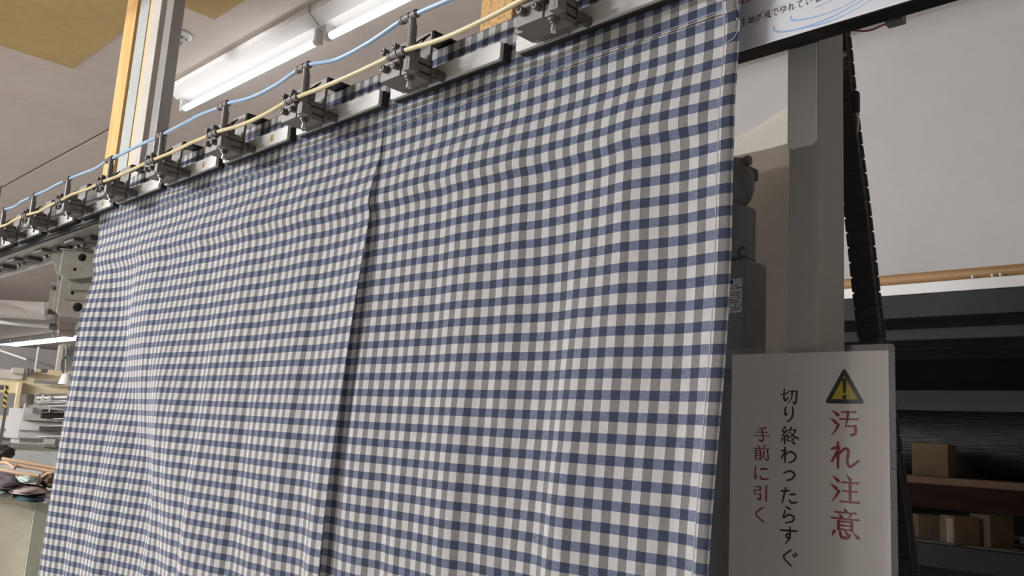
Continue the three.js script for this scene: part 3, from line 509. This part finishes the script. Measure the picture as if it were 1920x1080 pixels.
// ───────────────────────── green shelf against the back wall ─────────────────────────
const SX = -0.7436, SZ = -1.52;
{
  const t = thing('green_shelf', 'dark green steel storage shelf against the wall at the right', 'shelf');
  mesh('top_beam', (() => { const g = prism([[SZ, 1.705], [SZ, 1.762], [SZ - 0.012, 1.764], [SZ - 0.05, 1.764], [SZ - 0.05, 1.705]], 2.3, 0.001); g.rotateY(-Math.PI / 2); g.scale(-1, 1, 1); g.translate(SX - 1.1, 0, 0); return box(SX - 1.0, SX + 1.2, 1.704, 1.7625, SZ - 0.045, SZ, 0.003); })(), M.green, t);
  for (const [i, z] of [SZ - 0.09, SZ - 0.20, SZ - 0.31].entries()) mesh('cross_rib', box(SX - 1.0, SX + 1.2, 1.66 - 0.012 * i, 1.742, z - 0.03, z, 0.004), M.green, t);
  mesh('top_deck', box(SX - 1.0, SX + 1.2, 1.742, 1.7618, SZ - 0.58, SZ - 0.046, 0.002), M.green, t);
  mesh('lower_beam', box(SX - 1.0, SX + 1.2, 1.118, 1.170, SZ - 0.04, SZ, 0.003), M.green, t);
  mesh('lower_deck', box(SX - 1.0, SX + 1.2, 1.155, 1.172, SZ - 0.58, SZ - 0.041, 0.002), M.greenDeck, t);
  mesh('back_panel', box(SX - 1.0, SX + 1.2, 0.1, 1.742, SZ - 0.60, SZ - 0.582), M.green, t);
  for (const x of [-1.0, 1.15]) for (const z of [SZ - 0.58, SZ - 0.05]) mesh('upright', box(SX + x, SX + x + 0.05, 0, 1.762, z, z + 0.05, 0.003), M.green, t);
  for (const x of [-1.004, 1.2]) mesh('added_light_blocker', box(SX + x, SX + x + 0.004, 0.1, 1.742, SZ - 0.58, SZ - 0.01), M.green, t);  // unseen end sheets, added to keep lamp light off the shelf contents
  mesh('bottom_deck', box(SX - 1.0, SX + 1.2, 0.10, 0.14, SZ - 0.58, SZ, 0.002), M.green, t);
  mesh('beam_bolt', cyl(V(SX - 0.13, 1.735, SZ), V(SX - 0.13, 1.735, SZ + 0.002), 0.0035), M.socket, t);
}
{
  const t = thing('white_board', 'white board lying flat along the top of the green shelf', 'board');
  mesh('board_panel', box(SX - 0.9, SX + 1.15, 1.7632, 1.7905, SZ - 0.5, SZ - 0.002, 0.002), M.whitePaint, t);
  const p = thing('wooden_pole', 'round brown wooden pole lying on the white board above the shelf', 'pole');
  mesh('pole', (() => { const g = cyl(V(SX - 0.85, 1.8068, SZ - 0.035), V(SX + 1.1, 1.8068, SZ - 0.035), 0.0162, 0.0162, 28); return uvm(g); })(), M.oak, p);
  for (const [x, w] of [[0.085, 'left'], [0.128, 'middle'], [0.145, 'right']]) { const k = tag(mesh('white_peg', [cyl(V(SX + x, 1.7902, SZ - 0.011), V(SX + x, 1.7955, SZ - 0.011), 0.0022), new THREE.SphereGeometry(0.0036, 14, 10).translate(SX + x, 1.797, SZ - 0.011)], M.paper), w + 'most of three tiny white pegs on the board in front of the wooden pole'.replace('most', w === 'middle' ? ' one' : 'most'), 'peg', 'white pegs on the board'); }
}
function carton(label, x, y, z, w, h, d, turn, openFlap) {
  const t = thing('cardboard_box', label, 'box', [x, y, z]); t.rotation.y = turn;
  mesh('carton', box(-w / 2, w / 2, 0, h, -d / 2, d / 2, 0.0015), M.card, t);
  mesh('tape_strip', box(-0.006, 0.006, h - 0.0003, h + 0.0005, -d / 2, d / 2), M.plank, t);
  if (openFlap) mesh('flap', box(w / 2, w / 2 + 0.002, 0.004, h * 0.92, d / 2 - 0.001, d / 2 + 0.012).rotateY(-0.12), M.boardPale, t);
}
carton('small cardboard box in front on the lower deck, one corner towards the viewer', SX + 0.022, 1.172, SZ - 0.07, 0.062, 0.064, 0.062, -0.72, true);
carton('small cardboard box behind and right of the front one on the lower deck', SX + 0.078, 1.172, SZ - 0.115, 0.06, 0.072, 0.07, -0.5);
carton('flat cardboard box at the left of the lower deck beside the notice', SX - 0.075, 1.172, SZ - 0.16, 0.07, 0.055, 0.08, 0.5);
carton('square cardboard box standing on the upper plank before the wrapped roll', SX - 0.035, 1.3235, SZ - 0.08, 0.083, 0.078, 0.07, 0.05);
{
  tag(mesh('wood_plank', box(SX - 0.95, SX + 1.14, 1.3060, 1.3230, SZ - 0.46, SZ - 0.005, 0.002), M.plank), 'brown plank bridging the shelf under the wrapped roll', 'plank');
  tag(mesh('wood_plank', box(SX - 0.95, SX + 1.14, 1.2290, 1.3055, SZ - 0.50, SZ - 0.465, 0.002), M.redPlank), 'dark reddish plank on edge behind the boxes', 'plank');
  for (const [x, w] of [[-0.93, 'left'], [1.08, 'right']]) tag(mesh('support_block', box(SX + x, SX + x + 0.05, 1.172, 1.3057, SZ - 0.46, SZ - 0.02, 0.002), M.plank), 'wooden block under the ' + w + ' end of the plank on the shelf', 'block');
  const r = thing('wrapped_roll', 'dark fabric roll in shiny clear plastic lying on the plank', 'roll');
  mesh('roll', (() => { const g = new THREE.CylinderGeometry(0.083, 0.083, 1.9, 64, 40, true); g.rotateZ(Math.PI / 2); const p = g.attributes.position; for (let i = 0; i < p.count; i++) { const x = p.getX(i), a = Math.atan2(p.getY(i), p.getZ(i)), k = 1 + 0.02 * L16(x * 9 + 3, a * 2.5 + 8) + 0.008 * L64(x * 30, a * 11 + 20); p.setY(i, p.getY(i) * k); p.setZ(i, p.getZ(i) * k); } g.computeVertexNormals(); g.translate(SX + 0.1, 1.4095, SZ - 0.26); const q = g.attributes.uv; for (let i = 0; i < q.count; i++) q.setXY(i, q.getY(i) * 1.9, q.getX(i) * 0.5); return g; })(), M.foil, r);
  mesh('roll_core', cyl(V(SX - 0.849, 1.4095, SZ - 0.26), V(SX + 1.049, 1.4095, SZ - 0.26), 0.04), M.card, r);
  for (let k = 0; k < 4; k++) tag(mesh('metal_rod', cyl(V(SX + 0.11, 1.1815 + 0.0085 * (k >> 1) , SZ - 0.22 - 0.019 * (k & 1)), V(SX + 1.0, 1.1815 + 0.0085 * (k >> 1), SZ - 0.22 - 0.019 * (k & 1)), 0.0042), M.greySteel), ['lower front', 'lower rear', 'upper front', 'upper rear'][k] + ' pale rod of the small bundle lying right of the boxes', 'rod', 'rods on the lower deck');
}

// ───────────────────────── end bracket of the rail and roller, left of the cloth ─────────────────────────
{
  const t = thing('end_bracket', 'cream painted casting with round holes under the rail, left of the cloth', 'bracket', [-2.40, 0, -0.10]); t.rotation.y = 0.86;
  const hole = (pts, holes, d) => { const s = new THREE.Shape(); pts.forEach(([x, y], i) => (i ? s.lineTo(x, y) : s.moveTo(x, y))); for (const [x, y, r] of holes) { const h = new THREE.Path(); h.absarc(x, y, r, 0, 2 * Math.PI, true); s.holes.push(h); } return uvm(new THREE.ExtrudeGeometry(s, { depth: d, bevelEnabled: true, bevelSize: 0.002, bevelOffset: -0.002, bevelThickness: 0.002, bevelSegments: 2, curveSegments: 24 })); };
  mesh('upper_plate', hole([[-0.022, 1.762], [0.10, 1.762], [0.10, 1.705], [0.03, 1.690], [0.000, 1.686], [-0.022, 1.700]], [[0.030, 1.7465, 0.0125], [0.016, 1.7135, 0.0062], [0.034, 1.713, 0.003]], 0.014).translate(0, 0, 0.016), M.creamGrey, t);
  mesh('lower_plate', hole([[-0.022, 1.716], [0.10, 1.716], [0.10, 1.590], [-0.012, 1.590], [-0.022, 1.60]], [[0.012, 1.654, 0.0065], [0.030, 1.618, 0.014]], 0.014), M.creamGrey, t);
  mesh('back_wall', box(-0.02, 0.10, 1.592, 1.762, -0.022, -0.014, 0.001), M.darkGrey, t);
  mesh('middle_ledge', prism([[0.004, 1.676], [0.10, 1.690], [0.10, 1.666], [0.004, 1.660]], 0.006, 0.001).translate(0, 0, 0.015), M.creamGrey, t);
  mesh('seam_rib', box(-0.005, 0.10, 1.636, 1.6385, 0.014, 0.019, 0.0006), M.creamGrey, t);
  mesh('side_flange', prism([[-0.062, 1.756], [-0.0235, 1.762], [-0.0235, 1.600], [-0.036, 1.606], [-0.034, 1.688]], 0.006, 0.0008), M.creamGrey, t);
  const lug = mesh('lug', box(-0.052, -0.024, 1.612, 1.682, -0.006, -0.001, 0.001), M.creamGrey, t);
  mesh('bolt', cyl(V(-0.044, 1.666, -0.001), V(-0.044, 1.666, 0.008), 0.006), M.bolt, lug); mesh('bolt', cyl(V(-0.033, 1.692, 0.006), V(-0.033, 1.692, 0.012), 0.004), M.chrome, lug);
  mesh('top_flange', box(-0.03, 0.09, 1.7625, 1.7675, -0.03, 0.03, 0.001), M.creamGrey, t);
}

// ───────────────────────── machines far to the left ─────────────────────────
// points at a camera depth D, and boxes whose front faces stand square to the line of sight
const right = V(0.7099, 0.0608, -0.7017), up = V(0.0786, 0.9832, 0.1648), back = V(0.6999, -0.1721, 0.6932);
const far = (u, v, D) => CAM.clone().addScaledVector(right, (u - 960) / 1620 * D).addScaledVector(up, (540 - v) / 1620 * D).addScaledVector(back, -D);
const TH = 1.30;
function fbox(u0, v0, u1, v1, D, depth, r = 0.004, D2 = D) {   // a box seen between two picture corners
  const a = far(u0, v1, D), b = far(u1, v0, D2), e = V(Math.cos(TH), 0, -Math.sin(TH)), n = V(Math.sin(TH), 0, Math.cos(TH));
  const w = Math.abs(b.clone().sub(a).dot(e)), h = Math.abs(b.y - a.y), g = r ? new RoundedBoxGeometry(w, h, depth, 1, Math.min(r, w / 2.2, h / 2.2, depth / 2.2)) : new THREE.BoxGeometry(w, h, depth);
  uvm(g); g.rotateY(TH); const c = a.clone().add(b).multiplyScalar(0.5).addScaledVector(n, -depth / 2); g.translate(c.x, c.y, c.z); return g;
}
const frod = (u0, v0, u1, v1, D, r, D2 = D) => cyl(far(u0, v0, D), far(u1, v1, D2), r);
const ground = (u0, u1, v, D, depth) => { const a = far(u0, v, D), b = far(u1, v, D), e = V(Math.cos(TH), 0, -Math.sin(TH)), n = V(Math.sin(TH), 0, Math.cos(TH)), w = Math.abs(b.clone().sub(a).dot(e)), g = new THREE.BoxGeometry(w, a.y, depth); uvm(g); g.rotateY(TH); const c = a.clone().add(b).multiplyScalar(0.5).addScaledVector(n, -depth / 2); g.translate(c.x, a.y / 2, c.z); return g; };
{
  const t = thing('feed_roller', 'pale feed roller with thin steel shafts under the rail at the left edge', 'roller');
  mesh('roller', frod(-60, 575, 92, 584, 3.6, 0.037), M.lightGrey, t);
  mesh('roller_end', frod(92, 584, 110, 588, 3.6, 0.010), M.castDark, t);
  mesh('shaft', frod(-60, 594, 92, 592, 3.58, 0.006), M.alu, t);
  mesh('shaft', frod(-60, 598, 95, 612, 3.6, 0.010), M.alu, t);
  mesh('shaft_collar', frod(95, 612, 106, 613, 3.6, 0.014), M.castDark, t);
  mesh('stop_clip', fbox(79, 567, 92, 576, 3.55, 0.02), M.whitePaint, t);
  mesh('motor_end', [fbox(108, 604, 143, 618, 3.5, 0.08), fbox(108, 620, 142, 628, 3.5, 0.08)], M.brownGrey, t);
  mesh('side_plate', fbox(98, 540, 116, 630, 3.65, 0.03), M.creamGrey, t);
  mesh('stand', ground(-62, -48, 575, 3.6, 0.08), M.creamGrey, t);
}
{
  const D = 6, t = thing('textile_machine', 'large cream and grey textile machine in the left background', 'machine');
  mesh('cross_beam', [fbox(-40, 706, 134, 720, D, 0.14, 0.01), fbox(-40, 722, 134, 734, D - 0.02, 0.12, 0.01)], M.cream, t);
  mesh('beam_slot', fbox(62, 715, 118, 718, D - 0.005, 0.01), M.midGrey, t);
  mesh('front_upright', fbox(24, 716, 44, 772, D - 0.1, 0.1, 0.008), M.cream, t);
  mesh('beam_cover', [fbox(-40, 694, 48, 708, D - 0.08, 0.16, 0.015), fbox(20, 690, 48, 700, D - 0.06, 0.1, 0.01)], M.boardPale, t);
  mesh('cable_guide', [fbox(49, 690, 56, 704, D - 0.05, 0.05), fbox(56, 692, 64, 700, D - 0.05, 0.05), fbox(76, 692, 90, 698, D - 0.05, 0.05)], M.darkGrey, t);
  mesh('upper_rail', fbox(64, 696, 134, 706, D + 0.1, 0.05), M.cream, t);
  mesh('rear_upright', fbox(102, 646, 122, 700, D + 0.15, 0.08, 0.008), M.boardPale, t);
  mesh('top_arm', fbox(116, 645, 134, 652, D + 0.1, 0.06), M.creamGrey, t);
  mesh('glass_screen', fbox(-40, 655, 118, 694, D + 0.5, 0.01), M.midGrey, t);
  mesh('screen_post', frod(73, 650, 66, 694, D + 0.2, 0.008), M.lightGrey, t);
  mesh('screen_bar', frod(-20, 650, 50, 674, D + 0.3, 0.008), M.lightGrey, t);
  mesh('back_panel', fbox(-40, 734, 134, 862, D + 0.35, 0.03), M.midGrey, t);
  mesh('carriage', [fbox(46, 740, 75, 762, D + 0.05, 0.12), fbox(62, 736, 76, 760, D, 0.08)], M.lightGrey, t);
  mesh('silver_rod', frod(70, 746, 140, 744, D, 0.010), M.chrome, t); mesh('silver_rod', frod(74, 755, 140, 753, D, 0.013), M.chrome, t); mesh('silver_rod', frod(40, 763, 140, 760, D - 0.02, 0.007), M.alu, t);
  mesh('rod_clamp', fbox(88, 742, 98, 754, D - 0.03, 0.03), M.whitePaint, t);
  const fp = mesh('front_panel', fbox(40, 764, 140, 787, D - 0.05, 0.1, 0.006), M.lightGrey, t);
  mesh('panel_slot', fbox(75, 771, 140, 784, D - 0.055, 0.02, 0.03), M.blackSteel, fp);
  mesh('panel_knob', frod(53, 776, 54.2, 776, D - 0.06, 0.009), M.castDark, fp);
  mesh('front_rail', fbox(-40, 787, 140, 790, D - 0.06, 0.04), M.cream, t); mesh('front_rail', fbox(-40, 795, 140, 801, D - 0.08, 0.05), M.whitePaint, t); mesh('front_rail', fbox(-40, 812, 140, 816, D - 0.06, 0.05), M.lightGrey, t);
  mesh('front_rail', fbox(72, 803, 140, 807, D - 0.07, 0.04), M.castDark, t);
  mesh('needle_bed', fbox(-40, 801, 140, 832, D + 0.0, 0.12), M.lightGrey, t);
  mesh('drive_box', fbox(80, 822, 108, 838, D - 0.1, 0.1), M.midGrey, t); mesh('drive_box', fbox(-10, 826, 20, 842, D - 0.1, 0.1), M.midGrey, t);
  mesh('drive_label', fbox(82, 824, 105, 833, D - 0.105, 0.01), M.boardPale, t);
  mesh('lower_rail', [fbox(20, 838, 140, 845, D - 0.1, 0.05)], M.creamGrey, t);
  mesh('base', ground(-40, 140, 845, D + 0.05, 0.4), M.lightGrey, t);
  for (let i = 0; i < 9; i++) { const v = 737 + i * 11.5 + 4 * rnd(), u = 44 + 40 * rnd(); mesh('thin_rod', frod(u, v + 0.8, 142, v - 0.6, D - 0.1 + 0.12 * rnd(), 0.003 + 0.004 * rnd()), i % 3 ? M.alu : M.castDark, t); }
  for (let i = 0; i < 6; i++) { const u = 46 + i * 14 + 6 * rnd(), v = 740 + 60 * rnd(); mesh('small_guide', fbox(u, v, u + 4 + 5 * rnd(), v + 5 + 9 * rnd(), D - 0.12, 0.03, 0.003), [M.boardPale, M.midGrey, M.whitePaint][i % 3], t); }
  mesh('lower_shelf', fbox(20, 850, 140, 871, D - 0.25, 0.2), M.board, t);
}
{
  const t = thing('striped_post', 'yellow and black striped safety post at the left edge', 'post');
  const st = printed(64, 256, (c) => { c.fillStyle = '#cdb44f'; c.fillRect(0, 0, 64, 256); c.fillStyle = '#26211a'; for (let i = -1; i < 6; i++) { c.beginPath(); c.moveTo(0, i * 60); c.lineTo(64, i * 60 + 26); c.lineTo(64, i * 60 + 54); c.lineTo(0, i * 60 + 28); c.fill(); } });
  const g = fbox(4, 722, 17, 764, 5.7, 0.05, 0), uv = g.attributes.uv, p = g.attributes.position; let lo = 9, hi = -9; for (let i = 0; i < p.count; i++) { lo = Math.min(lo, p.getY(i)); hi = Math.max(hi, p.getY(i)); }
  for (let i = 0; i < p.count; i++) uv.setXY(i, i % 2, (p.getY(i) - lo) / (hi - lo));
  mesh('striped_plate', g, std({ map: st, roughness: 0.6 }), t); mesh('post', ground(8, 14, 764, 5.73, 0.04), M.darkGrey, t); mesh('head_block', fbox(-6, 722, 8, 730, 5.68, 0.06), M.darkGrey, t);
  const n = thing('hanging_paper', 'pale grey sheet of paper hanging on the textile machine', 'paper'); mesh('sheet', fbox(9, 766, 43, 820, 5.6, 0.004, 0.001), M.paper, n); mesh('lower_sheet', fbox(19, 818, 38, 830, 5.61, 0.004, 0.001), M.whiteCloth, n);
  const l = thing('work_lamp', 'white bell shaped work lamp under a cable loop on the machine', 'lamp');
  const c = far(124, 712, 5.75), lathe = new THREE.LatheGeometry([[0.010, 0.045], [0.026, 0.038], [0.038, 0.004], [0.046, -0.030], [0.042, -0.030], [0.034, 0.002]].map(([a, b]) => new THREE.Vector2(a, b)), 24); lathe.translate(c.x, c.y, c.z); mesh('lamp_shade', lathe, M.whitePaint, l);
  const q = [[124, 666], [117, 676], [116, 690], [120, 701], [131, 703], [136, 692], [134, 676], [126, 667]].map(([u, v]) => far(u, v, 5.75)); mesh('cable_loop', tube(q, 0.007, 60, 8, true), M.darkGrey, l); mesh('lamp_arm', frod(124, 649, 124, 706, 5.76, 0.006), M.creamGrey, l); mesh('lamp_bracket', frod(124, 649, 124, 649, 5.755, 0.007, 6.12), M.creamGrey, l);
  const k = thing('dark_tool', 'dark cloth bundle lying beside the hangers at the left edge', 'bundle'); { const s = new THREE.SphereGeometry(0.05, 30, 20), pp = s.attributes.position; for (let i = 0; i < pp.count; i++) { const f = 0.75 + 0.5 * L16(pp.getX(i) * 60 + 5, pp.getY(i) * 60 + pp.getZ(i) * 40 + 9); pp.setXYZ(i, pp.getX(i) * f * 1.3, pp.getY(i) * f * 0.85, pp.getZ(i) * f); } s.computeVertexNormals(); const o = far(8, 850, 4.5); s.translate(o.x, o.y, o.z); mesh('bundle', s, M.blackSteel, k); }
}
// bins with a heap of hangers and folded clothes
{
  const D = 3.9;
  const b1 = thing('storage_bin', 'tall cream storage bin in the lower left corner', 'bin'); mesh('bin_wall', ground(-60, 67, 934, D, 0.55), M.binCream, b1); mesh('bin_rim', (() => { const g = fbox(-60, 930, 68, 937, D - 0.01, 0.02, 0.003); return g; })(), M.binCream, b1);
  const b2 = thing('storage_bin', 'greenish bin between the cream bin and the cloth', 'bin'); mesh('bin_wall', ground(67.1, 150, 936, D + 0.004, 0.5), M.binGreen, b2); mesh('bin_rim', fbox(68.2, 933, 150, 939, D, 0.02, 0.003), M.binGreen, b2);
  const heap = (label, m, u, v, w, h, k, dd = 0) => { const g = new THREE.SphereGeometry(1, 36, 24), p = g.attributes.position; for (let i = 0; i < p.count; i++) { const x = p.getX(i), y = p.getY(i), z = p.getZ(i), f = 0.82 + 0.36 * L16(x * 2.4 + k * 3, z * 2.4 + y * 5 + k); p.setXYZ(i, x * w * f, (y > 0 ? y : y * 0.7) * h * f, z * 0.2 * f); } g.computeVertexNormals(); g.rotateY(TH); const o = far(u, v, D + 0.05 + dd); g.translate(o.x, o.y, o.z); tag(mesh('folded_garment', g, m), label, 'garment', 'clothes on the bins'); };
  heap('mauve folded garment under the hangers at the left edge', M.mauve, 8, 904, 0.075, 0.045, 1); heap('mint green garment peeping out between the hangers', M.mint, 52, 896, 0.05, 0.025, 2, 0.02); heap('pink folded cloth lying on the front of the cream bin', M.pink, 50, 918, 0.075, 0.020, 3, -0.03);
  heap('white folded cloth hanging over the greenish bin', M.whiteCloth, 92, 932, 0.045, 0.028, 4, 0.05); heap('dark teal cloth on the rim of the cream bin', M.teal, 60, 932, 0.075, 0.014, 5, 0.0); heap('brown garment behind the curved hanger', M.brownCloth, 92, 900, 0.035, 0.045, 6, 0.08); heap('pale green cloth at the left edge of the bin', M.mint, -2, 924, 0.055, 0.02, 7, -0.02);
  const hang = (label, bar, arms) => { const h = thing('clothes_hanger', label, 'hanger'); mesh('bar', tube(bar.map(([u, v, d]) => far(u, v, D + d)), 0.0085, 40, 10), M.hanger, h); for (const a of arms) mesh('arm', tube(a.map(([u, v, d]) => far(u, v, D + d)), 0.008, 30, 10), M.hanger, h); };
  hang('long pale wooden hanger on top of the pile', [[4, 860, 0.02], [50, 868, 0.03], [106, 878, 0.05]], []);
  hang('wooden hanger with a shoulder curving down, second in the pile', [[31, 873, 0.0], [70, 879, 0.02], [106, 885, 0.03]], [[[104, 884, 0.03], [84, 891, 0.02], [70, 910, 0.0]]]);
  hang('wooden hanger lying lowest across the pile, nearest the camera', [[-8, 878, -0.03], [30, 886, -0.03], [74, 892, -0.02]], [[[-6, 868, -0.02], [14, 868, -0.02], [28, 878, -0.03]]]);
  hang('short wooden hanger standing upright above the pink cloth', [[33, 890, -0.02], [32, 900, -0.02], [30, 913, -0.02]], [[[34, 908, -0.03], [50, 914, -0.03], [68, 916, -0.03]]]);
}

scene.traverse((o) => { if (o.isRectAreaLight) o.castShadow = true; });
renderer.render(scene, camera);
